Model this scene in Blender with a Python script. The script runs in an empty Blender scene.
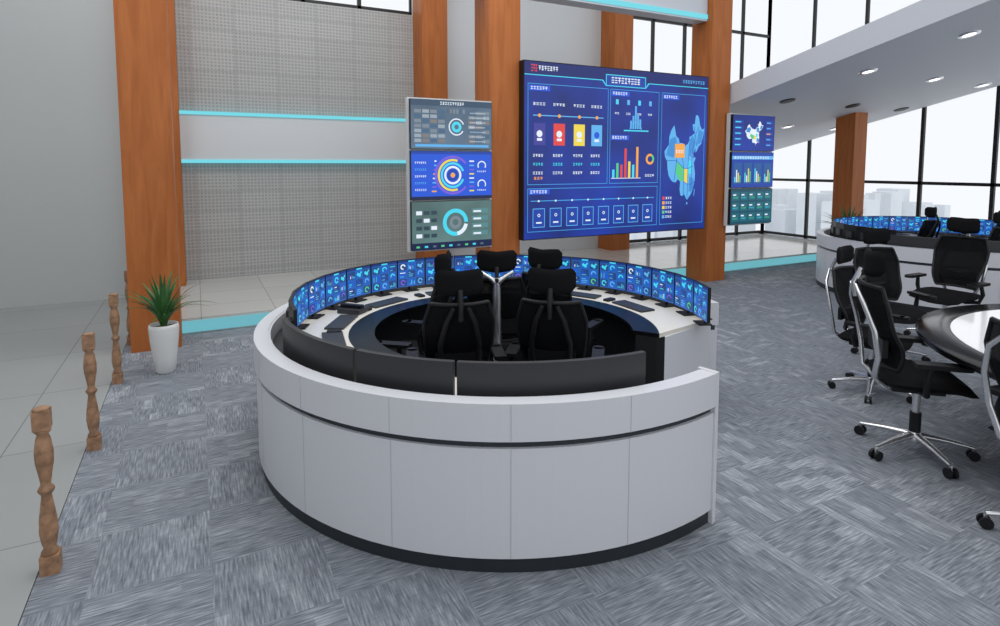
import bpy, math, random
from mathutils import Vector, Matrix
random.seed(7)
pi=math.pi
def lin(c):
    c=c/255.0
    return c/12.92 if c<=.04045 else ((c+.055)/1.055)**2.4
def rgb(t): return (lin(t[0]),lin(t[1]),lin(t[2]),1)
MATS={}
def mat(name,c,rough=.5,metal=0.,emit=0.,alpha=None,spec=None,bump=0,noise=0,nscale=20):
    if name in MATS: return MATS[name]
    m=bpy.data.materials.new(name); m.use_nodes=True
    nt=m.node_tree; b=nt.nodes['Principled BSDF']
    b.inputs['Base Color'].default_value=rgb(c); b.inputs['Roughness'].default_value=rough
    b.inputs['Metallic'].default_value=metal
    if spec is not None: b.inputs['Specular IOR Level'].default_value=spec
    if emit:
        b.inputs['Base Color'].default_value=(0.01,0.01,0.01,1)
        b.inputs['Emission Color'].default_value=rgb(c); b.inputs['Emission Strength'].default_value=emit
    if alpha is not None: b.inputs['Alpha'].default_value=alpha
    if noise:
        tc=nt.nodes.new('ShaderNodeTexCoord'); n=nt.nodes.new('ShaderNodeTexNoise'); n.inputs['Scale'].default_value=nscale
        nt.links.new(tc.outputs['Object'],n.inputs['Vector'])
        r=nt.nodes.new('ShaderNodeValToRGB')
        k=1-noise; r.color_ramp.elements[0].position=.3; r.color_ramp.elements[1].position=.7
        q=rgb(c); r.color_ramp.elements[0].color=(q[0]*k,q[1]*k,q[2]*k,1)
        r.color_ramp.elements[1].color=(min(1,q[0]*(1+noise)),min(1,q[1]*(1+noise)),min(1,q[2]*(1+noise)),1)
        nt.links.new(n.outputs['Fac'],r.inputs['Fac'])
        nt.links.new(r.outputs['Color'],b.inputs['Emission Color' if emit else 'Base Color'])
    MATS[name]=m; return m

class MB:
    def __init__(s): s.v=[];s.f=[];s.m=[];s.sm=[];s.mats=[]
    def mi(s,m):
        if m not in s.mats: s.mats.append(m)
        return s.mats.index(m)
    def add(s,vs,fs,m,smooth=False,M=None):
        o=len(s.v)
        for v in vs:
            v=Vector(v)
            if M is not None: v=M@v
            s.v.append(tuple(v))
        k=s.mi(m)
        for f in fs:
            s.f.append([i+o for i in f]);s.m.append(k);s.sm.append(smooth)
    def box(s,c,d,m,M=None,rz=0):
        x,y,z=d[0]/2,d[1]/2,d[2]/2
        vs=[(a,b,e) for a in(-x,x) for b in(-y,y) for e in(-z,z)]
        fs=[(0,1,3,2),(4,6,7,5),(0,4,5,1),(2,3,7,6),(0,2,6,4),(1,5,7,3)]
        T=Matrix.Translation(c)@Matrix.Rotation(rz,4,'Z')
        if M is not None: T=M@T
        s.add(vs,fs,m,False,T)
    def box2(s,a,b,m): s.box([(a[i]+b[i])/2 for i in range(3)],[abs(b[i]-a[i]) for i in range(3)],m)
    def lathe(s,prof,m,M=None,n=20,smooth=True,cap=True):
        vs=[];fs=[]
        for r,z in prof:
            for i in range(n):
                a=2*pi*i/n; vs.append((r*math.cos(a),r*math.sin(a),z))
        for j in range(len(prof)-1):
            for i in range(n):
                k=(i+1)%n; fs.append((j*n+i,j*n+k,(j+1)*n+k,(j+1)*n+i))
        s.add(vs,fs,m,smooth,M)
        if cap:
            s.add(vs[:n],[tuple(range(n))[::-1]],m,False,M); s.add(vs[-n:],[tuple(range(n))],m,False,M)
    def tube(s,path,r,m,M=None,n=8,flat=1.0):
        P=[Vector(p) for p in path]; vs=[];fs=[]
        rs=r if isinstance(r,(list,tuple)) else [r]*len(P)
        prev=None
        for i,p in enumerate(P):
            t=(P[min(i+1,len(P)-1)]-P[max(i-1,0)]).normalized()
            if prev is None:
                up=Vector((0,0,1)) if abs(t.z)<.9 else Vector((0,1,0))
                u=t.cross(up).normalized()
            else: u=(prev-t*prev.dot(t)).normalized()
            prev=u; w=t.cross(u)
            for k in range(n):
                a=2*pi*k/n; vs.append(p+u*math.cos(a)*rs[i]+w*math.sin(a)*rs[i]*flat)
        L=len(P)
        for j in range(L-1):
            for i in range(n):
                k=(i+1)%n; fs.append((j*n+i,j*n+k,(j+1)*n+k,(j+1)*n+i))
        s.add(vs,fs,m,True,M)
        s.add(vs[:n],[tuple(range(n))[::-1]],m,False,M); s.add(vs[-n:],[tuple(range(n))],m,False,M)
    def sector(s,r0,r1,z0,z1,ai,ao,bi,bo,m,n=72,M=None):
        vs=[];fs=[]
        for k in range(n+1):
            t=k/n; A=math.radians(ai+(bi-ai)*t); B=math.radians(ao+(bo-ao)*t)
            for (r,a,z) in((r0,A,z0),(r1,B,z0),(r1,B,z1),(r0,A,z1)):
                vs.append((r*math.cos(a),r*math.sin(a),z))
        for k in range(n):
            o=k*4;q=o+4
            for i in range(4):
                j=(i+1)%4; fs.append((o+i,q+i,q+j,o+j))
        s.add(vs,fs,m,False,M)
        s.add(vs[:4],[(0,1,2,3)],m,False,M); s.add(vs[-4:],[(3,2,1,0)],m,False,M)
    def sgrid(s,fn,nu,nv,m,M=None,th=0,smooth=True):
        vs=[fn(i/nu,j/nv) for j in range(nv+1) for i in range(nu+1)]
        fs=[(j*(nu+1)+i,j*(nu+1)+i+1,(j+1)*(nu+1)+i+1,(j+1)*(nu+1)+i) for j in range(nv) for i in range(nu)]
        s.add(vs,fs,m,smooth,M)
    def mesh(s,name):
        me=bpy.data.meshes.new(name); me.from_pydata(s.v,[],s.f); me.update()
        for m in s.mats: me.materials.append(m)
        me.polygons.foreach_set('material_index',s.m); me.polygons.foreach_set('use_smooth',s.sm)
        me.update(); return me
    def obj(s,name,loc=(0,0,0),rz=0,parent=None):
        return place(s.mesh(name),name,loc,rz,parent)
def place(me,name,loc=(0,0,0),rz=0,parent=None,sc=1):
    o=bpy.data.objects.new(name,me); o.location=loc; o.rotation_euler=(0,0,rz); o.scale=(sc,sc,sc)
    bpy.context.scene.collection.objects.link(o)
    if parent: o.parent=parent
    return o
def empty(name,loc=(0,0,0),rz=0):
    o=bpy.data.objects.new(name,None); o.location=loc; o.rotation_euler=(0,0,rz); o.empty_display_size=.2
    bpy.context.scene.collection.objects.link(o); return o

# ---------------------------------------------------------------- materials
M_white=mat('console_white_laminate',(210,211,216),.28)
M_whitetop=mat('desk_cream_laminate',(224,219,208),.3)
M_plinth=mat('plinth_dark',(38,42,46),.4)
M_groove=mat('groove_dark_metal',(46,52,58),.35)
M_seam=mat('panel_seam',(184,185,190),.6)
M_blackgloss=mat('black_glass',(9,10,11),.3,spec=.3)
M_tableband=mat('table_black_band',(9,10,11),.16,spec=.3)
M_black=mat('black_plastic',(24,24,26),.45,spec=.3)
M_monback=mat('monitor_back',(46,47,50),.45)
M_fabric=mat('chair_black_fabric',(18,18,20),.9,spec=.15)
M_mesh=mat('chair_mesh',(15,15,17),.85,alpha=.9,spec=.15)
M_silver=mat('polished_aluminium',(218,219,221),.22,.85)
M_frame=mat('window_frame_black',(22,23,25),.5)
M_wall=mat('wall_paint_grey',(182,186,186),.6)
M_wallL=mat('wall_paint_light',(208,213,216),.6)
M_slab=mat('ceiling_paint',(198,202,209),.6)
M_cyan=mat('led_cyan',(112,214,228),.5,emit=1.0)
M_cyan2=mat('led_riser',(120,200,214),.4,emit=.75)

def wood():
    m=bpy.data.materials.new('column_wood'); m.use_nodes=True; nt=m.node_tree; N=nt.nodes;Lk=nt.links; b=N['Principled BSDF']
    tc=N.new('ShaderNodeTexCoord'); mp=N.new('ShaderNodeMapping'); mp.inputs['Scale'].default_value=(5,5,.5)
    n=N.new('ShaderNodeTexNoise'); n.inputs['Scale'].default_value=2.2; n.inputs['Detail'].default_value=7; n.inputs['Distortion'].default_value=1.2
    r=N.new('ShaderNodeValToRGB'); r.color_ramp.elements[0].position=.25; r.color_ramp.elements[1].position=.76
    r.color_ramp.elements[0].color=rgb((156,86,38)); r.color_ramp.elements[1].color=rgb((184,110,56))
    Lk.new(tc.outputs['Object'],mp.inputs['Vector']);Lk.new(mp.outputs['Vector'],n.inputs['Vector']);Lk.new(n.outputs['Fac'],r.inputs['Fac']);Lk.new(r.outputs['Color'],b.inputs['Base Color'])
    b.inputs['Roughness'].default_value=.5; b.inputs['Specular IOR Level'].default_value=.3; return m
M_wood=wood()
M_bal=mat('baluster_wood',(150,114,86),.5,noise=.35,nscale=25)

def carpet():
    m=bpy.data.materials.new('striped_carpet_tiles'); m.use_nodes=True; nt=m.node_tree; N=nt.nodes;Lk=nt.links; b=N['Principled BSDF']
    tc=N.new('ShaderNodeTexCoord')
    def mapping(sc,rot=0):
        mp=N.new('ShaderNodeMapping'); mp.inputs['Scale'].default_value=sc; mp.inputs['Rotation'].default_value=(0,0,rot); Lk.new(tc.outputs['Object'],mp.inputs['Vector']); return mp
    def noise(mp,sc,det=2):
        n=N.new('ShaderNodeTexNoise'); n.inputs['Scale'].default_value=sc; n.inputs['Detail'].default_value=det; Lk.new(mp.outputs['Vector'],n.inputs['Vector']); return n
    def math_(op,a,bb,c=None):
        x=N.new('ShaderNodeMath'); x.operation=op
        for i,q in enumerate((a,bb,c)):
            if q is None: continue
            if isinstance(q,(int,float)): x.inputs[i].default_value=q
            else: Lk.new(q,x.inputs[i])
        return x.outputs[0]
    s1=noise(mapping((9,110,1)),1.0,2)
    s2=noise(mapping((110,9,1)),1.0,2)
    ck=N.new('ShaderNodeTexChecker'); ck.inputs['Scale'].default_value=1.0
    mpc=mapping((2,2,1)); Lk.new(mpc.outputs['Vector'],ck.inputs['Vector'])
    mx=N.new('ShaderNodeMix'); mx.data_type='FLOAT'
    Lk.new(math_('ADD',math_('MULTIPLY',ck.outputs['Fac'],.8),.05),mx.inputs[0]); Lk.new(s1.outputs['Fac'],mx.inputs[2]); Lk.new(s2.outputs['Fac'],mx.inputs[3])
    def brick(w,h,rot):
        br=N.new('ShaderNodeTexBrick'); br.inputs['Scale'].default_value=1.0; br.inputs['Brick Width'].default_value=w; br.inputs['Row Height'].default_value=h
        br.inputs['Mortar Size'].default_value=0; br.inputs['Color1'].default_value=(0,0,0,1); br.inputs['Color2'].default_value=(1,1,1,1)
        Lk.new(mapping((1,1,1),rot).outputs['Vector'],br.inputs['Vector']); return br
    b1=brick(.25,.0625,0); b2=brick(.25,.0625,pi/2)
    mb=N.new('ShaderNodeMix'); mb.data_type='FLOAT'
    Lk.new(ck.outputs['Fac'],mb.inputs[0]); Lk.new(b1.outputs['Color'],mb.inputs[2]); Lk.new(b2.outputs['Color'],mb.inputs[3])
    blk=math_('GREATER_THAN',mb.outputs[0],.72)
    big=noise(mapping((.7,.7,1)),1.0,2)
    bm=N.new('ShaderNodeMapRange'); bm.inputs[1].default_value=.40; bm.inputs[2].default_value=.60; Lk.new(big.outputs['Fac'],bm.inputs[0])
    v=math_('ADD',math_('MULTIPLY',mx.outputs[0],1.0),math_('MULTIPLY',math_('MULTIPLY',blk,bm.outputs[0]),.12))
    v=math_('ADD',v,math_('MULTIPLY',mb.outputs[0],.05))
    r=N.new('ShaderNodeValToRGB'); e=r.color_ramp.elements
    e[0].position=.32; e[0].color=rgb((92,97,105)); e[1].position=.82; e[1].color=rgb((174,178,183))
    a=e.new(.50); a.color=rgb((118,123,131)); a=e.new(.64); a.color=rgb((140,145,152))
    Lk.new(v,r.inputs['Fac']); Lk.new(r.outputs['Color'],b.inputs['Base Color']); b.inputs['Roughness'].default_value=.8
    b.inputs['Specular IOR Level'].default_value=.25
    return m
M_carpet=carpet()

def tiles(name,c1,c2,size,rough):
    m=bpy.data.materials.new(name); m.use_nodes=True; nt=m.node_tree; N=nt.nodes;Lk=nt.links; b=N['Principled BSDF']
    tc=N.new('ShaderNodeTexCoord'); br=N.new('ShaderNodeTexBrick'); br.offset=0
    br.inputs['Scale'].default_value=1; br.inputs['Brick Width'].default_value=size; br.inputs['Row Height'].default_value=size; br.inputs['Mortar Size'].default_value=.004
    br.inputs['Color1'].default_value=rgb(c1); br.inputs['Color2'].default_value=rgb(c2); br.inputs['Mortar'].default_value=rgb([k*.75 for k in c1])
    Lk.new(tc.outputs['Object'],br.inputs['Vector']); Lk.new(br.outputs['Color'],b.inputs['Base Color']); b.inputs['Roughness'].default_value=rough
    return m
M_tileL=tiles('polished_floor_tile',(150,152,151),(156,158,157),1.2,.22)
M_tileP=tiles('platform_marble',(190,190,186),(198,198,194),.8,.15)

def acoustic():
    m=bpy.data.materials.new('acoustic_perforated_panel'); m.use_nodes=True; nt=m.node_tree; N=nt.nodes;Lk=nt.links; b=N['Principled BSDF']
    tc=N.new('ShaderNodeTexCoord'); sp=N.new('ShaderNodeSeparateXYZ'); cb=N.new('ShaderNodeCombineXYZ')
    Lk.new(tc.outputs['Object'],sp.inputs[0]); Lk.new(sp.outputs[0],cb.inputs[0]); Lk.new(sp.outputs[2],cb.inputs[1])
    br=N.new('ShaderNodeTexBrick'); br.offset=0; br.inputs['Scale'].default_value=1; br.inputs['Brick Width'].default_value=.05; br.inputs['Row Height'].default_value=.05; br.inputs['Mortar Size'].default_value=.01
    br.inputs['Color1'].default_value=rgb((152,153,152)); br.inputs['Color2'].default_value=rgb((160,161,160)); br.inputs['Mortar'].default_value=rgb((180,181,180))
    Lk.new(cb.outputs[0],br.inputs['Vector'])
    b2=N.new('ShaderNodeTexBrick'); b2.offset=0; b2.inputs['Scale'].default_value=1; b2.inputs['Brick Width'].default_value=.6; b2.inputs['Row Height'].default_value=.3; b2.inputs['Mortar Size'].default_value=.01
    b2.inputs['Color1'].default_value=(1,1,1,1); b2.inputs['Color2'].default_value=(.93,.93,.93,1); b2.inputs['Mortar'].default_value=(.8,.8,.8,1)
    Lk.new(cb.outputs[0],b2.inputs['Vector'])
    mx=N.new('ShaderNodeMix'); mx.data_type='RGBA'; mx.blend_type='MULTIPLY'; mx.inputs[0].default_value=1
    Lk.new(br.outputs['Color'],mx.inputs[6]); Lk.new(b2.outputs['Color'],mx.inputs[7]); Lk.new(mx.outputs[2],b.inputs['Base Color'])
    b.inputs['Roughness'].default_value=.8
    return m
M_ac=acoustic()

# ---------------------------------------------------------------- room shell
b=MB(); b.box2((-.72,-3,-.1),(12.6,10.1,0),M_carpet); b.obj('floor')
b=MB(); b.box2((-6,-3,-.1),(-.725,10.1,-.002),M_tileL); b.obj('floor_tiles_hall')
b=MB(); b.box2((-.62,7.4,.001),(12.39,9.89,.18),M_tileP); b.box2((-.62,7.385,.02),(12.39,7.4,.15),M_cyan2); b.obj('floor_platform')

b=MB()
b.box2((-6,9.9,-.1),(-.18,10.1,6.5),M_wall)
b.box2((-.18,9.9,-.1),(3.42,10.1,4.46),M_ac)
b.box2((3.42,9.9,-.1),(7.9,10.1,6.5),M_wallL)
b.box2((-.18,9.82,1.98),(3.42,9.9,2.64),M_wallL)
b.box2((-.18,9.80,1.93),(3.42,9.9,1.98),M_cyan); b.box2((-.18,9.80,2.64),(3.42,9.9,2.69),M_cyan)
b.obj('wall_back')
b=MB(); b.box2((-6.2,-3,-.1),(-6,10.1,6.5),M_wall); b.obj('wall_left')

def window(name,p0,p1,z0,z1,n,rails,w=.06,axis='x',zt=None):
    b=MB()
    for i in range(n+1):
        t=i/n; x=p0[0]+(p1[0]-p0[0])*t; y=p0[1]+(p1[1]-p0[1])*t
        b.box2((x-w/2,y-w/2,z0),(x+w/2,y+w/2,z1),M_frame)
    for z in rails:
        if axis=='x': b.box2((p0[0],p0[1]-w/2,z-w/2),(p1[0],p0[1]+w/2,z+w/2),M_frame)
        else: b.box2((p0[0]-w/2,p0[1],z-w/2),(p0[0]+w/2,p1[1],z+w/2),M_frame)
    return b.obj(name)
window('window_1',(-.18,10.0),(3.42,10.0),4.46,6.5,4,[4.5,5.6,6.5])
window('window_2',(7.93,10.0),(12.5,10.0),.2,6.5,5,[.25,1.55,5.0,6.5])
window('window_3',(12.5,10.0),(12.5,-3),.2,6.5,11,[.25,1.55,6.5],axis='y')
b=MB(); b.box2((12.4,-3,-.1),(12.6,10.1,.2),M_wallL); b.box2((7.9,9.9,-.1),(12.6,10.1,.2),M_wallL); b.obj('wall_right')

# columns
for i,(x,y,w) in enumerate([(-.42,6.9,.45),(3.63,6.9,.45),(7.53,6.9,.43),(11.27,6.9,.38),(-.4,9.44,.45),(3.64,9.44,.45),(7.62,9.44,.45)]):
    zt=6.5 if x<11 else 2.9
    if y>7.3: zt-=.18
    b=MB(); b.box2((-w/2,0,0.0),(w/2,w,zt),M_wood)
    b.obj('wood_column' if i==0 else 'wood_column.%03d'%i,(x,y,0.0 if y<7.3 else .18))
# header beam with LED
b=MB(); b.box2((-6,7.0,4.17),(7.3,7.25,4.70),M_slab); b.box2((-6,6.985,4.20),(7.3,7.0,4.27),M_cyan); b.obj('header_beam')
# inclined ceiling slab
def zs(y): return 2.8+.23*(7.3-y)
b=MB()
x0,x1,ya,yb,th=7.78,12.45,-3,9.88,.33
vs=[(x,y,zs(y)+d) for x in(x0,x1) for y in(ya,yb) for d in(0,th)]
b.add(vs,[(0,1,3,2),(4,6,7,5),(0,4,5,1),(2,3,7,6),(0,2,6,4),(1,5,7,3)],M_slab)
b.obj('ceiling')
M_lamp=mat('lamp_glow',(255,255,255),.5,emit=1.6)
M_lampd=mat('lamp_recess_dark',(30,30,32),.5)
sl=math.atan(.23); k=0
for X in (8.75,10.5,12.0):
    for j,Y in enumerate((2.8,4.05,5.3,6.6,7.9)):
        m=M_lampd if abs(Y-6.6)<.1 else M_lamp
        b=MB(); b.lathe([(.075,-.012),(.12,-.012),(.125,0)],M_silver if m is M_lamp else M_lampd,n=24,cap=False); b.lathe([(.085,-.008),(.08,-.004)],m,n=24)
        o=b.obj('downlight' if k==0 else 'downlight.%03d'%k,(X,Y,zs(Y)-.001)); o.rotation_euler=(-sl,0,0); k+=1

# city skyline outside
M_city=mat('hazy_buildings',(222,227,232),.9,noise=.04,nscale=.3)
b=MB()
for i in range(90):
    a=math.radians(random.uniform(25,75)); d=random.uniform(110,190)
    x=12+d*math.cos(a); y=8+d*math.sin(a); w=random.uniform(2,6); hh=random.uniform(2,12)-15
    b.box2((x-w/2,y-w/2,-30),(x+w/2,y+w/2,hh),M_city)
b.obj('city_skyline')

# ---------------------------------------------------------------- balusters
def baluster():
    b=MB()
    b.box((0,0,.045),(.075,.075,.09),M_bal)
    prof=[(.030,.09),(.036,.10),(.024,.12),(.032,.15),(.038,.20),(.036,.25),(.026,.33),(.020,.375),(.030,.39),(.034,.40),(.030,.41),(.020,.425),(.026,.47),(.036,.53),(.038,.58),(.030,.64),(.022,.665),(.034,.68),(.026,.69)]
    b.lathe(prof,M_bal,n=16)
    b.box((0,0,.735),(.066,.066,.09),M_bal); b.lathe([(.033,.78),(.036,.785),(.03,.79)],M_bal,n=16)
    return b.mesh('baluster')
me=baluster()
for i,y in enumerate((3.3,4.65,6.0,7.25)):
    place(me,'baluster_post' if i==0 else 'baluster_post.%03d'%i,(-.67,y,0))

# ---------------------------------------------------------------- plants
M_vase=mat('vase_white_ceramic',(222,222,220),.25)
M_leaf=mat('leaf_green',(58,104,52),.5,noise=.35,nscale=9)
M_soil=mat('soil',(60,45,35),.9)
def plant(name,loc,sc=1):
    b=MB()
    b.lathe([(.07,0),(.085,.02),(.10,.15),(.12,.32),(.125,.42),(.12,.45),(.105,.45),(.10,.41)],M_vase,n=28)
    b.lathe([(.10,.415),(.01,.42)],M_soil,n=20)
    rr=random.Random(5)
    for i in range(54):
        a=rr.uniform(0,2*pi); L=rr.uniform(.28,.55); lean=rr.uniform(.15,1.25); w=rr.uniform(.012,.02)
        pts=[];n=8
        for j in range(n+1):
            t=j/n; ang=lean*(.2+t*1.0)
            r=L*t*math.sin(ang*.75); z=L*t*math.cos(ang*.85)
            pts.append((r,z,w*math.sin(pi*(.12+.88*t))**.8 if t<1 else .001))
        vs=[];fs=[]
        for (r,z,ww) in pts:
            for s_ in(-1,0,1):
                vs.append(((.02+r)*math.cos(a)-s_*ww*math.sin(a),(.02+r)*math.sin(a)+s_*ww*math.cos(a),.42+z-(0 if s_ else ww*.35)))
        for j in range(n):
            o=j*3; fs+= [(o,o+1,o+4,o+3),(o+1,o+2,o+5,o+4)]
        b.add(vs,fs,M_leaf,True)
    o=b.obj(name,loc); o.scale=(sc,sc,sc)
plant('potted_plant',(-.31,6.13,0))
plant('potted_plant.001',(10.75,6.75,0),1.25)

# ---------------------------------------------------------------- screens
def E(name,c,s=1.0): return mat('ui_'+name,c,.4,emit=s)
C_bg=mat('ui_bg_blue',(10,44,140),.4,emit=1,noise=.45,nscale=1.1)
C_pan=E('panel',(14,62,164)); C_line=E('line',(64,160,226)); C_cyan=E('cyan',(70,214,240)); C_wh=E('white',(228,238,250))
C_red=E('red',(222,66,62)); C_yel=E('yellow',(238,214,72)); C_or=E('orange',(244,166,70)); C_gr=E('green',(84,200,130)); C_lb=E('lightblue',(92,176,236))
C_dk=E('dark',(8,26,70)); C_gry=E('greyscreen',(82,104,124)); C_teal=E('tealscreen',(52,96,104)); C_pur=E('purple',(120,90,220)); C_blue=E('blue',(24,84,214))
class UI:
    """flat graphics on a local panel: x right, z up, facing -Y"""
    def __init__(s,W,H): s.b=MB(); s.W=W; s.H=H; s.y=-.002
    def pt(s,u,v,l): return ((u-.5)*s.W,-.001-.0012*l,(v-.5)*s.H)
    def rect(s,u0,v0,u1,v1,m,l=1): s.b.add([s.pt(u0,v0,l),s.pt(u1,v0,l),s.pt(u1,v1,l),s.pt(u0,v1,l)],[(0,1,2,3)],m)
    def frame(s,u0,v0,u1,v1,m,l=2,t=.004):
        tu=t/s.W*2;tv=t/s.H*2
        s.rect(u0,v0,u1,v0+tv,m,l);s.rect(u0,v1-tv,u1,v1,m,l);s.rect(u0,v0,u0+tu,v1,m,l);s.rect(u1-tu,v0,u1,v1,m,l)
    def ring(s,u,v,r0,r1,m,l=2,a0=0,a1=360,n=32):
        vs=[];fs=[]
        cx=(u-.5)*s.W;cz=(v-.5)*s.H
        for i in range(n+1):
            a=math.radians(a0+(a1-a0)*i/n)
            for r in(r0,r1): vs.append((cx+r*math.cos(a),-.001-.0012*l,cz+r*math.sin(a)))
        for i in range(n): fs.append((2*i,2*i+1,2*i+3,2*i+2))
        s.b.add(vs,fs,m)
    def poly(s,pts,m,l=2): s.b.add([s.pt(u,v,l) for u,v in pts],[tuple(range(len(pts)))],m)
    def text(s,u0,v0,u1,v1,m,l=3,n=8):
        w=(u1-u0)/n
        h=v1-v0
        for i in range(n):
            x=u0+i*w; k=random.randrange(4)
            s.rect(x,v0+h*.8,x+w*.75,v1,m,l)
            if k!=1: s.rect(x,v0,x+w*.75,v0+h*.18,m,l)
            if k!=2: s.rect(x+w*.28,v0,x+w*.48,v1,m,l)
            if k!=3: s.rect(x,v0+h*.4,x+w*.75,v0+h*.56,m,l)
    def body(s,depth=.05,fr=.012,m=None):
        m=m or M_black
        s.b.box((0,depth/2,0),(s.W+2*fr,depth,s.H+2*fr),m)
CH=[(73.6,39.5),(76,40.4),(80,42),(80.5,45),(83,47.2),(85.5,48.4),(87.8,49.2),(91,45.2),(95,44.3),(96.4,42.7),(101,42.6),(105,41.6),(109,42.4),(111.8,43.7),(111.5,45),(115.5,45.6),(119.8,46.7),(117,47.8),(116,49.8),(119.5,50),(120.8,53.2),(123.5,53.5),(126,52.5),(128,49.6),(131,48),(135,48.4),(133,45),(131,43),(130.5,42.5),(126.5,41.5),(124.3,40),(121.5,39),(121.8,40.8),(119,39.2),(117.8,38.7),(119,37.3),(122.5,37.2),(119.5,35.2),(121,32.5),(121.8,30.9),(121.5,28.5),(119.5,26),(117,23.6),(113.5,22.3),(110.3,21),(108,21.7),(105.5,23.2),(102,22.5),(99.5,22.8),(98,25),(98.5,28),(95,29),(91.8,27.8),(88,27.9),(84,28.8),(80.5,30.5),(78.6,33),(78,35.5),(74.5,37.5)]
SUB=[([(97,28.5),(103,28),(104,33),(98,34.5),(92,35.5),(90,32)],'g'),([(104,28),(110,27),(110,33),(104,33)],'y'),
([(112,38),(119,39.2),(121.5,43),(116,45.6),(111.8,43.7)],'b'),([(112,24),(119,25),(120,29),(113,30)],'b'),([(123,42),(131,43),(133,47),(126,48)],'b'),([(76,38),(88,37),(93,42),(90,45),(82,44)],'b'),([(110,31),(116,31),(116,36),(110,36)],'c')]
M_mapb=E('mapblue',(58,140,214)); M_mapl=E('mapline',(30,96,190))
def china(ui,u0,v0,u1,v1,base=None,l=3,lines=False,sub=True):
    f=lambda p:(u0+(p[0]-73)/(135.5-73)*(u1-u0), v0+(p[1]-19)/(54-19)*(v1-v0))
    ui.poly([f(p) for p in CH],base or C_lb,l)
    D={'g':C_gr,'o':C_or,'y':C_yel,'b':M_mapb,'c':C_cyan}
    if sub:
        for P,c in SUB: ui.poly([f(p) for p in P],D[c],l+1)
    if lines:
        for P in ([(89,28.5),(92,35),(93,42),(96,42.7)],[(77,36),(92,36),(98,34.5),(104,33),(110,33),(118,34)],[(104,22.5),(104,28),(104,33),(101,37),(104,41)],[(110,21.5),(110,27),(110,33),(111,38),(112,43)],[(104,28),(110,27),(116,27),(121,28)],[(116,23.5),(116,30),(116,36),(117,40),(120,44),(119,49)],[(111,38),(115,38),(119,37)],[(123,41.5),(121,46),(126,49)]):
            for q,w in zip(P[:-1],P[1:]):
                a=f(q);c=f(w); dx=(c[0]-a[0])*ui.W;dz=(c[1]-a[1])*ui.H; L=math.hypot(dx,dz); nx=-dz/L*.005/ui.W; nz=dx/L*.005/ui.H
                ui.poly([(a[0]-nx,a[1]-nz),(c[0]-nx,c[1]-nz),(c[0]+nx,c[1]+nz),(a[0]+nx,a[1]+nz)],M_mapl,l+2)
    ui.poly([f(p) for p in [(108.8,19.2),(110.8,19.3),(110.9,20.1),(109,20.1)]],base or C_lb,l); ui.poly([f(p) for p in [(120.2,22.8),(121,22.2),(122,25),(121,25.2)]],base or C_lb,l)

# main video wall
ui=UI(3.27,2.34); ui.body(.12,.012)
ui.rect(0,0,1,1,C_bg,0)
ui.rect(0,.93,1,1,E('hdr',(10,30,106)),1)
ui.text(.03,.945,.06,.985,C_red,3,3); ui.text(.065,.955,.16,.98,C_wh,3,7)
ui.rect(.40,.895,.62,.965,C_pan,2); ui.frame(.40,.895,.62,.965,C_cyan,3,.006); ui.text(.43,.915,.59,.95,C_wh,4,9)
ui.text(.84,.95,.98,.97,C_lb,3,9)
ui.poly([(.0,.925),(.38,.925),(.40,.895),(.405,.895),(.385,.93),(0,.93)],C_cyan,3); ui.poly([(1,.925),(.64,.925),(.62,.895),(.615,.895),(.635,.93),(1,.93)],C_cyan,3)
ui.frame(.015,.31,.415,.88,C_line,2); ui.frame(.425,.31,.70,.88,C_line,2); ui.frame(.015,.04,.70,.29,C_line,2); ui.frame(.715,.04,.985,.88,C_line,2)
for (a,v) in ((.02,.84),(.02,.255),(.43,.84),(.43,.575),(.72,.84)):
    ui.rect(a,v,a+.10,v+.03,C_blue,3); ui.text(a+.008,v+.007,a+.09,v+.024,C_wh,4,6)
cols=[(.07,E('navyred',(60,60,150))),(.165,C_red),(.265,C_yel),(.355,C_lb)]
ui.rect(.04,.70,.39,.706,C_lb,3)
for u,c in cols:
    ui.ring(u,.703,0,.024,C_or,4); ui.text(u-.03,.76,u+.03,.775,C_wh,4,4)
    ui.rect(u-.028,.535,u+.028,.66,c,4); ui.ring(u,.60,0,.045,C_wh if c is not C_lb else C_blue,5); ui.rect(u-.012,.56,u+.012,.575,C_wh,6)
    for q in range(3): ui.text(u-.03,.47-q*.05,u+.02,.485-q*.05,C_wh if q!=1 else C_cyan,4,4)
ui.text(.045,.34,.09,.355,C_or,4,3)
for i in range(4):
    ui.rect(.455+i*.062,.79,.47+i*.062,.82,C_lb if i%2 else C_cyan,3); ui.text(.45+i*.062,.73,.475+i*.062,.742,C_wh,3,3)
for (xa,hh_) in ((.535,.05),(.548,.08),(.561,.14),(.574,.09),(.587,.06)): ui.rect(xa,.645,xa+.010,.645+hh_,C_lb,4)
ui.rect(.50,.63,.64,.638,C_cyan,4)
ui.ring(.567,.64,.10,.112,C_line,3,0,180)
for i,(hh,c) in enumerate([(.05,C_cyan),(.09,C_gr),(.08,C_red),(.18,C_red),(.10,C_yel),(.08,C_cyan),(.19,C_or)]):
    ui.rect(.44+i*.022,.345,.453+i*.022,.345+hh,c,4)
ui.rect(.435,.34,.60,.344,C_wh,4)
ui.ring(.652,.46,.045,.08,C_or,4,60,330); ui.ring(.652,.46,.045,.08,C_gr,4,-30,60); ui.text(.625,.35,.68,.365,C_wh,4,4)
ui.rect(.03,.215,.68,.22,C_line,3)
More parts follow.
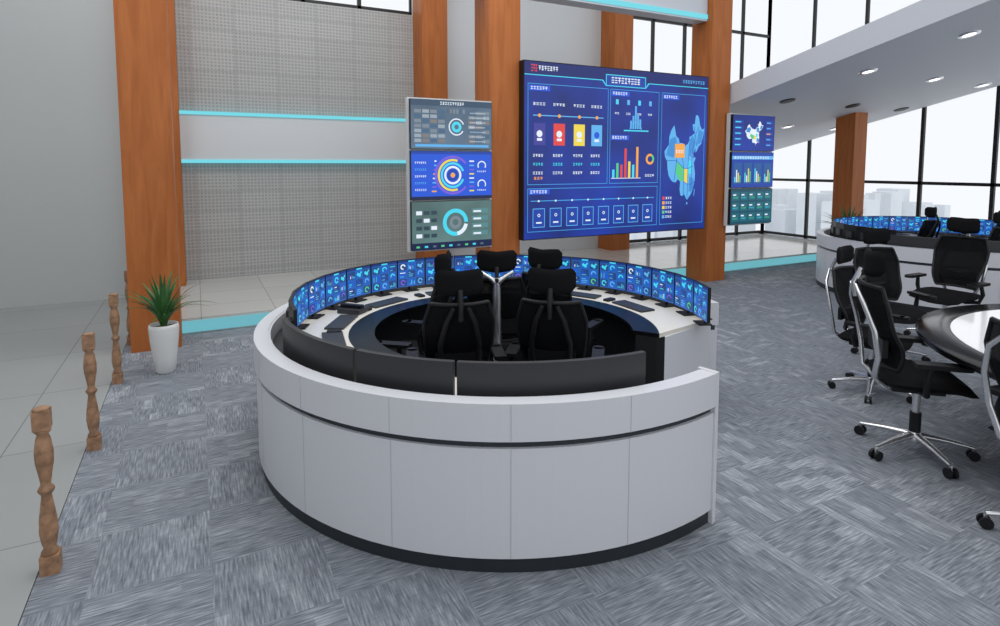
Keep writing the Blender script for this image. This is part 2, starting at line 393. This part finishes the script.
for i in range(8):
    u=.04+i*.082
    ui.ring(u+.028,.217,0,.014,C_wh,4); ui.frame(u,.065,u+.058,.175,C_lb,3,.005); ui.rect(u+.004,.07,u+.054,.17,C_pan,3); ui.ring(u+.029,.135,.012,.022,C_wh,5); ui.rect(u+.016,.088,u+.042,.097,C_wh,5)
china(ui,.735,.16,.985,.76,lines=True)
ui.rect(.80,.47,.86,.56,C_or,6); ui.text(.805,.50,.855,.52,C_wh,7,5)
for q in range(5): ui.rect(.73,.20-q*.03,.745,.22-q*.03,[C_red,C_or,C_yel,C_gr,C_lb][q],4); ui.text(.75,.203-q*.03,.79,.217-q*.03,C_wh,4,3)
ui.b.obj('video_wall_display',(5.48,6.77,2.08))

def stack(name,loc,kinds,W=1.07,Hh=.585):
    e=empty(name,loc)
    z=Hh+.03
    bb=MB(); bb.box((0,.08,0),(W+.05,.06,3*Hh+.11),M_wallL); bb.obj(name+'_backframe',(0,0,0),parent=e)
    for i,kd in enumerate(kinds):
        ui=UI(W,Hh); ui.body(.05,.004)
        if kd=='grey':
            ui.rect(0,0,1,1,mat('ui_grey',(84,106,128),.4,emit=1,noise=.25,nscale=2),0); ui.rect(0,.88,1,1,E('greyd',(52,76,100)),1); ui.text(.35,.91,.65,.97,C_wh,3,10)
            ui.ring(.55,.46,.09,.105,C_wh,3,20,330); ui.ring(.55,.46,.03,.065,C_cyan,3)
            rr=random.Random(9); cl=[E('greyp',(120,134,146)),E('greyq',(66,98,128)),E('greyt',(124,120,118)),E('greyr',(150,164,176))]
            for q in range(7):
                for w in range(4):
                    ui.rect(.04+w*.095,.13+q*.10,.12+w*.095,.20+q*.10,rr.choice(cl),2)
                    if w<3: ui.rect(.70+w*.095,.13+q*.10,.78+w*.095,.20+q*.10,rr.choice(cl),2)
                ui.text(.72,.15+q*.10,.92,.17+q*.10,C_wh,3,8)
            for w in range(6): ui.rect(.43+w*.04,.74,.455+w*.04,.83,rr.choice(cl),2)
            ui.rect(.05,.04,.96,.09,C_lb,2)
        elif kd=='target':
            ui.rect(0,0,1,1,C_blue,0); ui.rect(0,0,1,.06,C_dk,1); ui.rect(.0,.94,1,1,C_pan,1)
            for r,c,g in ((.24,C_pur,40),(.20,C_yel,70),(.16,C_cyan,20),(.115,C_wh,0),(.07,C_pan,0)): ui.ring(.5,.5,r-.028,r,c,3,g,360-g if g else 360)
            ui.ring(.5,.5,0,.03,C_or,4)
            for v in(.3,.7): ui.ring(.87,v,.045,.06,C_wh,3,-30,210); ui.text(.81,v-.14,.93,v-.11,C_wh,3,5)
            for q in range(5): ui.text(.04,.18+q*.14,.18,.22+q*.14,C_lb if q%2 else C_wh,3,6)
            for q in range(8): ui.rect(.24+q*.005,.15+q*.09,.30,.18+q*.09,[C_or,C_pur,C_lb,C_wh][q%4],2); ui.rect(.71,.15+q*.09,.77,.18+q*.09,[C_yel,C_pur,C_lb,C_wh][q%4],2)
        elif kd=='teal':
            ui.rect(0,0,1,1,mat('ui_teal',(84,114,114),.4,emit=1,noise=.3,nscale=2),0); ui.rect(0,0,1,.14,C_dk,1)
            ui.ring(.53,.55,.12,.17,C_cyan,3,0,280); ui.ring(.53,.55,.12,.17,C_wh,3,280,350); ui.ring(.53,.55,.04,.08,E('greyp',(120,134,146)),3)
            for q in range(4):
                for w in range(3): ui.rect(.05+w*.09,.25+q*.16,.12+w*.09,.33+q*.16,E('tealk',(40,66,78)) if (q+w)%3 else C_wh,3)
                ui.rect(.74,.25+q*.16,.95,.35+q*.16,E('tealp',(84,134,138)),2); ui.rect(.76,.27+q*.16,.86,.31+q*.16,C_wh,3)
            for q in range(9): ui.rect(.05+q*.1,.04,.09+q*.1,.08,[C_gr,C_cyan,C_gry][q%3],3)
        elif kd=='map':
            ui.rect(0,0,1,1,C_bg,0); china(ui,.28,.15,.72,.85,C_wh)
            for q in range(5): ui.rect(.03,.12+q*.16,.24,.22+q*.16,C_pan,2); ui.rect(.05,.15+q*.16,.18,.18+q*.16,C_cyan,3); ui.rect(.78,.12+q*.16,.97,.22+q*.16,C_pan,2); ui.rect(.8,.15+q*.16,.9,.18+q*.16,C_or if q==2 else C_lb,3)
        elif kd=='bars':
            ui.rect(0,0,1,1,C_pan,0); ui.rect(0,.8,1,.9,C_lb,2); ui.text(.05,.82,.9,.88,C_wh,3,14)
            for q in range(4):
                ui.rect(.04+q*.24,.1,.23+q*.24,.7,E('barp',(28,86,150)),2)
                for w in range(4): ui.rect(.06+q*.24+w*.04,.15,.085+q*.24+w*.04,.3+((q*3+w*5)%7)*.04,[C_cyan,C_wh,C_yel,C_gr][w],3)
        else:
            ui.rect(0,0,1,1,E('deepteal',(16,74,96)),0)
            for q in range(3):
                for w in range(5):
                    ui.rect(.03+w*.195,.08+q*.3,.2+w*.195,.32+q*.3,E('tealr',(24,100,118)),2); ui.text(.05+w*.195,.14+q*.3,.17+w*.195,.18+q*.3,C_cyan if (q+w)%2 else C_gr,3,4); ui.rect(.05+w*.195,.22+q*.3,.12+w*.195,.26+q*.3,C_wh,3)
        ui.b.obj(name+'_screen',(0,0,z*(1-i)),parent=e)
stack('stacked_video_display',(2.83,6.77,1.775),['grey','target','teal'])
stack('stacked_video_display.001',(8.17,6.76,1.82),['map','bars','grid'],W=.98,Hh=.57)

# ---------------------------------------------------------------- small monitor
def monitor_mesh(var):
    rr=random.Random(var+20); W,Hh=.275,.25
    ui=UI(W,Hh); b=ui.b
    b.box((0,.012,0),(W+.010,.022,Hh+.010),M_black)
    b.box((0,.035,-.01),(.12,.03,.10),M_monback)
    b.tube([(0,.04,-.02),(0,.05,-.15),(0,.03,-.148-.02)],.011,M_black); b.box((0,.02,-.166),(.13,.10,.008),M_black)
    ui.rect(0,0,1,1,E('monbg',(34,96,180)),0); ui.rect(0,.92,1,1,E('montop',(18,52,120)),1); ui.rect(.38,.93,.62,.98,C_cyan,2)
    cl=[C_cyan,C_lb,C_gr,C_lb,C_cyan,C_lb,C_pur,C_blue,C_wh]
    for i in range(3):
        for j in range(3):
            u=.03+i*.325;v=.04+j*.295
            ui.rect(u,v,u+.29,v+.26,E('monp',(26,92,190)) if (i+j)%2 else E('mondk',(30,66,126)),1)
            k=rr.randrange(4)
            if k==0:
                for q in range(5): ui.rect(u+.03+q*.05,v+.03,u+.055+q*.05,v+.06+rr.random()*.15,rr.choice(cl),3)
            elif k==1: ui.ring(u+.145,v+.13,.014,.026,rr.choice(cl),3,0,rr.uniform(200,360),16)
            elif k==2:
                for q in range(3): ui.rect(u+.03,v+.04+q*.07,u+.1+rr.random()*.16,v+.07+q*.07,rr.choice(cl),3)
            else: china(ui,u+.03,v+.02,u+.27,v+.24,rr.choice([C_cyan,C_lb]),2,sub=False)
    return b.mesh('desk_monitor_%d'%var)
MON=[monitor_mesh(i) for i in range(4)]

# ---------------------------------------------------------------- console
def console_parts():
    b=MB(); a0=-18.5; a1=283
    b.sector(1.55,1.692,0,.075,a0,a0,a1,a1,M_plinth,110)
    b.sector(1.63,1.705,.075,.605,a0,a0,a1,a1,M_white,110)
    b.sector(1.63,1.685,.605,.642,a0,a0,a1,a1,M_groove,110)
    b.sector(1.63,1.715,.642,.82,a0,a0,a1,a1,M_white,110)
    b.sector(1.615,1.63,.64,.815,a0,a0,a1,a1,M_white,110)
    for k in range(-13,4):
        a=243.5+19.4*k
        if a<-17 or a>282: continue
        A=math.radians(a)
        b.box((1.7052*math.cos(A),1.7052*math.sin(A),.34),(.002,.003,.53),M_seam,rz=A)
        b.box((1.7152*math.cos(A),1.7152*math.sin(A),.73),(.002,.003,.178),M_seam,rz=A)
    A=math.radians(a1); b.box((1.66*math.cos(A),1.66*math.sin(A),.41),(.11,.03,.825),M_white,rz=A)
    # desktop
    b.sector(1.12,1.62,.685,.715,-39,-21,270,270,M_whitetop,100)
    b.sector(.94,1.12,.685,.714,-36,-39,270,270,M_blackgloss,100)
    b.sector(1.595,1.63,.0,.80,-20,-18.6,a0+20,a0+20,M_white,8)
    b.sector(1.16,1.62,.0,.685,-38,-20.5,270,270,M_white,100)
    b.sector(1.10,1.16,.0,.685,-38,-38,270,270,M_black,100)
    b.sector(.96,1.10,.0,.685,-37,-38,-33,-34,M_black,4)
    b.sector(1.54,1.612,.715,.722,-24,-22,268,268,M_plinth,100)
    # curved wide monitors seen from behind
    for (p,q) in ((181,212.4),(213.2,233.4),(234.0,270)):
        b.sector(1.525,1.555,.735,.955,p,p,q,q,M_monback,24)
        b.sector(1.521,1.525,.742,.948,p+.4,p+.4,q-.4,q-.4,C_bg,24)
        for w in(.3,.7):
            A=math.radians(p+(q-p)*w*.9); b.tube([(1.54*math.cos(A),1.54*math.sin(A),.76),(1.54*math.cos(A),1.54*math.sin(A),.71)],.014,M_black)
    for a in (150,118,88,60,28,0,172):
        A=math.radians(a)
        b.box((1.22*math.cos(A),1.22*math.sin(A),.722),(.14,.38,.014),M_monback,rz=A)
        A2=math.radians(a+13); b.box((1.22*math.cos(A2),1.22*math.sin(A2),.724),(.10,.055,.02),M_black,rz=A2)
    for a in (135,40):
        A=math.radians(a); b.box((1.27*math.cos(A),1.27*math.sin(A),.735),(.2,.17,.035),M_monback,rz=A); b.box((1.29*math.cos(A),1.27*math.sin(A),.765),(.19,.045,.03),M_black,rz=A)
    return b.mesh('console_body')
CB=console_parts()
def console(name,loc,rz=0):
    e=empty(name,loc,rz); place(CB,name+'_body',(0,0,0),0,e)
    n=19
    for i in range(n):
        a=-26+i*(178+26)/(n-1); A=math.radians(a)
        place(MON[(i*3)%4],name+'_monitor',(1.47*math.cos(A),1.47*math.sin(A),.887),A-pi/2,e)
console('control_console',(1.997,3.815,0))
console('control_console.001',(9.94,4.72,0))

# ---------------------------------------------------------------- chair
def chair_mesh(style):
    FR=M_silver if style=='light' else M_black
    WB=.04 if style!='light' else .065
    b=MB()
    b.lathe([(.045,.075),(.05,.10),(.035,.13),(.03,.14)],M_silver,n=16)
    b.lathe([(.022,.13),(.022,.42)],M_silver,n=12); b.lathe([(.032,.13),(.032,.26)],M_black,n=12)
    for i in range(5):
        a=2*pi*i/5+.3; c,s_=math.cos(a),math.sin(a)
        b.tube([(0.03*c,.03*s_,.115),(.17*c,.17*s_,.10),(.31*c,.31*s_,.075)],[.028,.022,.016],M_silver,flat=.7)
        for d in(-.018,.018):
            M=Matrix.Translation((.31*c-d*s_,.31*s_+d*c,.03))@Matrix.Rotation(a,4,'Z')@Matrix.Rotation(pi/2,4,'X')
            b.lathe([(.03,-.008),(.03,.008)],M_black,M,n=14)
        b.tube([(.31*c,.31*s_,.03),(.31*c,.31*s_,.07)],.009,M_silver)
    b.box((0,-.02,.43),(.18,.28,.05),M_black)
    def seat(sgn):
        def fn(u,v):
            x=(u*2-1);y=(v*2-1)
            r=max(abs(x),abs(y)); ln=math.hypot(x,y) or 1
            k=r/ln; q=.35; X=x*((1-q)+q*k*1.0); Y=y*((1-q)+q*k)
            z=.485+sgn*.038*(max(0,(1-abs(x)**6)*(1-abs(y)**6))**.4)
            if Y>.4: z-=.05*((Y-.4)/.6)**2
            return (X*.255,.01+Y*.25,z+.012*abs(X)**2)
        return fn
    b.sgrid(seat(1),16,16,M_fabric); b.sgrid(seat(-1),16,16,M_fabric)
    def wid(t): return .175+WB*math.sin(pi*min(1,t*1.05)*.62)-.035*max(0,t-.75)/.25
    def bk(off):
        def fn(u,v):
            x=(u*2-1)*wid(v); z=.56+v*.50
            y=-.225-.10*v**1.2+.06*math.exp(-((v-.22)/.2)**2)*.7+.06*(abs(u*2-1))**2.2
            return (x,y+off,z)
        return fn
    b.sgrid(bk(0),14,14,M_mesh); b.sgrid(bk(-.012),14,14,M_mesh)
    f=bk(-.006)
    sideL=[f(0,t/12) for t in range(13)]; sideR=[f(1,1-t/12) for t in range(13)]
    top=[f(t/10,1) for t in range(11)]; bot=[f(1-t/10,0) for t in range(11)]
    b.tube(top,.013,M_black); b.tube(bot,.013,M_black)
    b.tube(sideL,.012,M_black); b.tube(sideR,.012,M_black)
    b.box((0,-.225,.68),(.30,.03,.11),M_black)
    SP=M_black if style=='black' else M_silver
    if style=='ybar':
        b.tube([(0,-.05,.42),(0,-.24,.43),(0,-.32,.50),(0,-.34,.70),(0,-.36,1.0),(0,-.365,1.08)],[.03,.03,.034,.032,.03,.02],M_silver)
        for s_ in(-1,1): b.tube([(0,-.36,1.03),(.04*s_,-.37,1.07),(.12*s_,-.35,1.12)],[.024,.018,.012],M_silver)
    else:
        for s_ in(-1,1):
            w_=.19 if style=='light' else .11
            b.tube([(.03*s_,-.05,.42),(.06*s_,-.20,.43),(.13*s_,-.27,.50),(w_*s_,-.27,.64),((w_+.01)*s_,-.30,.80),(w_*.8*s_,-.35,.95),(.045*s_,-.375,1.05)],[.02,.022,.02,.019,.018,.016,.012],SP,flat=.8)
    for s_ in(-1,1):
        b.tube([(.15*s_,-.03,.44),(.27*s_,-.04,.46),(.295*s_,-.05,.54),(.285*s_,-.03,.635)],[.018,.018,.02,.016],M_black)
        b.box((.285*s_,.01,.645),(.08,.25,.026),M_black); b.lathe([(.04,.632),(.04,.658)],M_black,Matrix.Translation((.285*s_,.135,0)),n=14)
    b.tube([(0,-.36,.97),(0,-.375,1.06),(0,-.335,1.15)],.016,M_black if style!='light' else M_silver)
    def hd(off):
        def fn(u,v):
            X=u*2-1;Zv=v*2-1
            e=(1-abs(X)**4)**.25 if abs(X)<1 else 0
            return (X*.15,-.30+off*((1-abs(X)**4)*(1-abs(Zv)**4))**.5+.05*X*X,1.18+Zv*.08*(.55+.45*e)+.015*abs(X))
        return fn
    b.sgrid(hd(.025),12,8,M_fabric); b.sgrid(hd(-.02),12,8,M_fabric)
    return b.mesh('office_chair_'+style)
CMS={s:chair_mesh(s) for s in('black','ybar','light')}
nch=0
def chair(x,y,face,sc=1.0,st='light'):
    global nch
    place(CMS[st],'office_chair' if nch==0 else 'office_chair.%03d'%nch,(x,y,0),math.radians(face-90),None,sc); nch+=1
for (x,y,fa,st) in ((1.49,3.53,72,'black'),(2.10,3.27,52,'black'),(2.10,4.13,63,'ybar'),(2.58,3.96,30,'black'),(1.38,4.15,140,'black')):
    chair(x,y,fa,1.0,st)
chair(4.17,2.10,-45,1.06); chair(4.98,2.86,-80,.95); chair(5.95,3.25,-110,1.0); chair(7.1,3.35,180,1.05); chair(3.84,1.22,-12,1.05)
chair(7.9,2.6,170,1.05)
for (dx,dy,fa) in ((-.3,-.45,100),(.4,-.3,80),(.0,.5,90)): chair(9.94+dx,4.72+dy,fa,1.0,'black')

# ---------------------------------------------------------------- conference table
M_tabletop=mat('table_glossy_white',(238,238,240),.06)
b=MB()
b.lathe([(1.40,.715),(1.49,.72),(1.50,.735),(1.50,.75),(1.49,.762),(1.30,.762)],M_tableband,n=96,cap=False)
b.lathe([(1.30,.762),(1.30,.766),(.9,.766),(0.001,.766)],M_tabletop,n=96,cap=False,smooth=False)
b.lathe([(1.40,.715),(0.001,.715)],M_black,n=96,cap=False)
b.lathe([(.75,.0),(.75,.07),(.68,.07),(.68,.735)],M_white,n=64,cap=False); b.lathe([(.69,.45),(.69,.47)],M_plinth,n=64,cap=False)
b.obj('conference_table',(5.25,1.0,0))

# ---------------------------------------------------------------- light / world
w=bpy.data.worlds.new('overcast_world'); bpy.context.scene.world=w; w.use_nodes=True
bg=w.node_tree.nodes['Background']; bg.inputs[0].default_value=rgb((234,237,241)); bg.inputs[1].default_value=1.14
def area(name,loc,size,power,rot=(0,0,0),col=(1,1,1)):
    l=bpy.data.lights.new(name,'AREA'); l.shape='RECTANGLE'; l.size=size[0]; l.size_y=size[1]; l.energy=power; l.color=col
    o=bpy.data.objects.new(name,l); o.location=loc; o.rotation_euler=rot; bpy.context.scene.collection.objects.link(o)
area('fill_light',(3,3.5,6),(5,5),120)  # added overhead fill for the console area, not a real fitting
area('fill_light.001',(0.5,6.5,6.3),(6,1.5),110,(math.radians(25),0,0))  # second added fill, tilted to brighten the back wall; no lamp hangs here

# ---------------------------------------------------------------- camera
f=590; p=math.atan(48/f); yaw=math.atan(305/(f/math.cos(p)))
cd=bpy.data.cameras.new('camera'); cd.sensor_width=36; cd.lens=36*f/1000; cd.shift_y=-.1; cd.clip_end=500
co=bpy.data.objects.new('camera',cd); co.location=(0,0,1.9); co.rotation_euler=(pi/2-p,0,-yaw)
bpy.context.scene.collection.objects.link(co); bpy.context.scene.camera=co
bpy.context.scene.view_settings.view_transform='Standard'
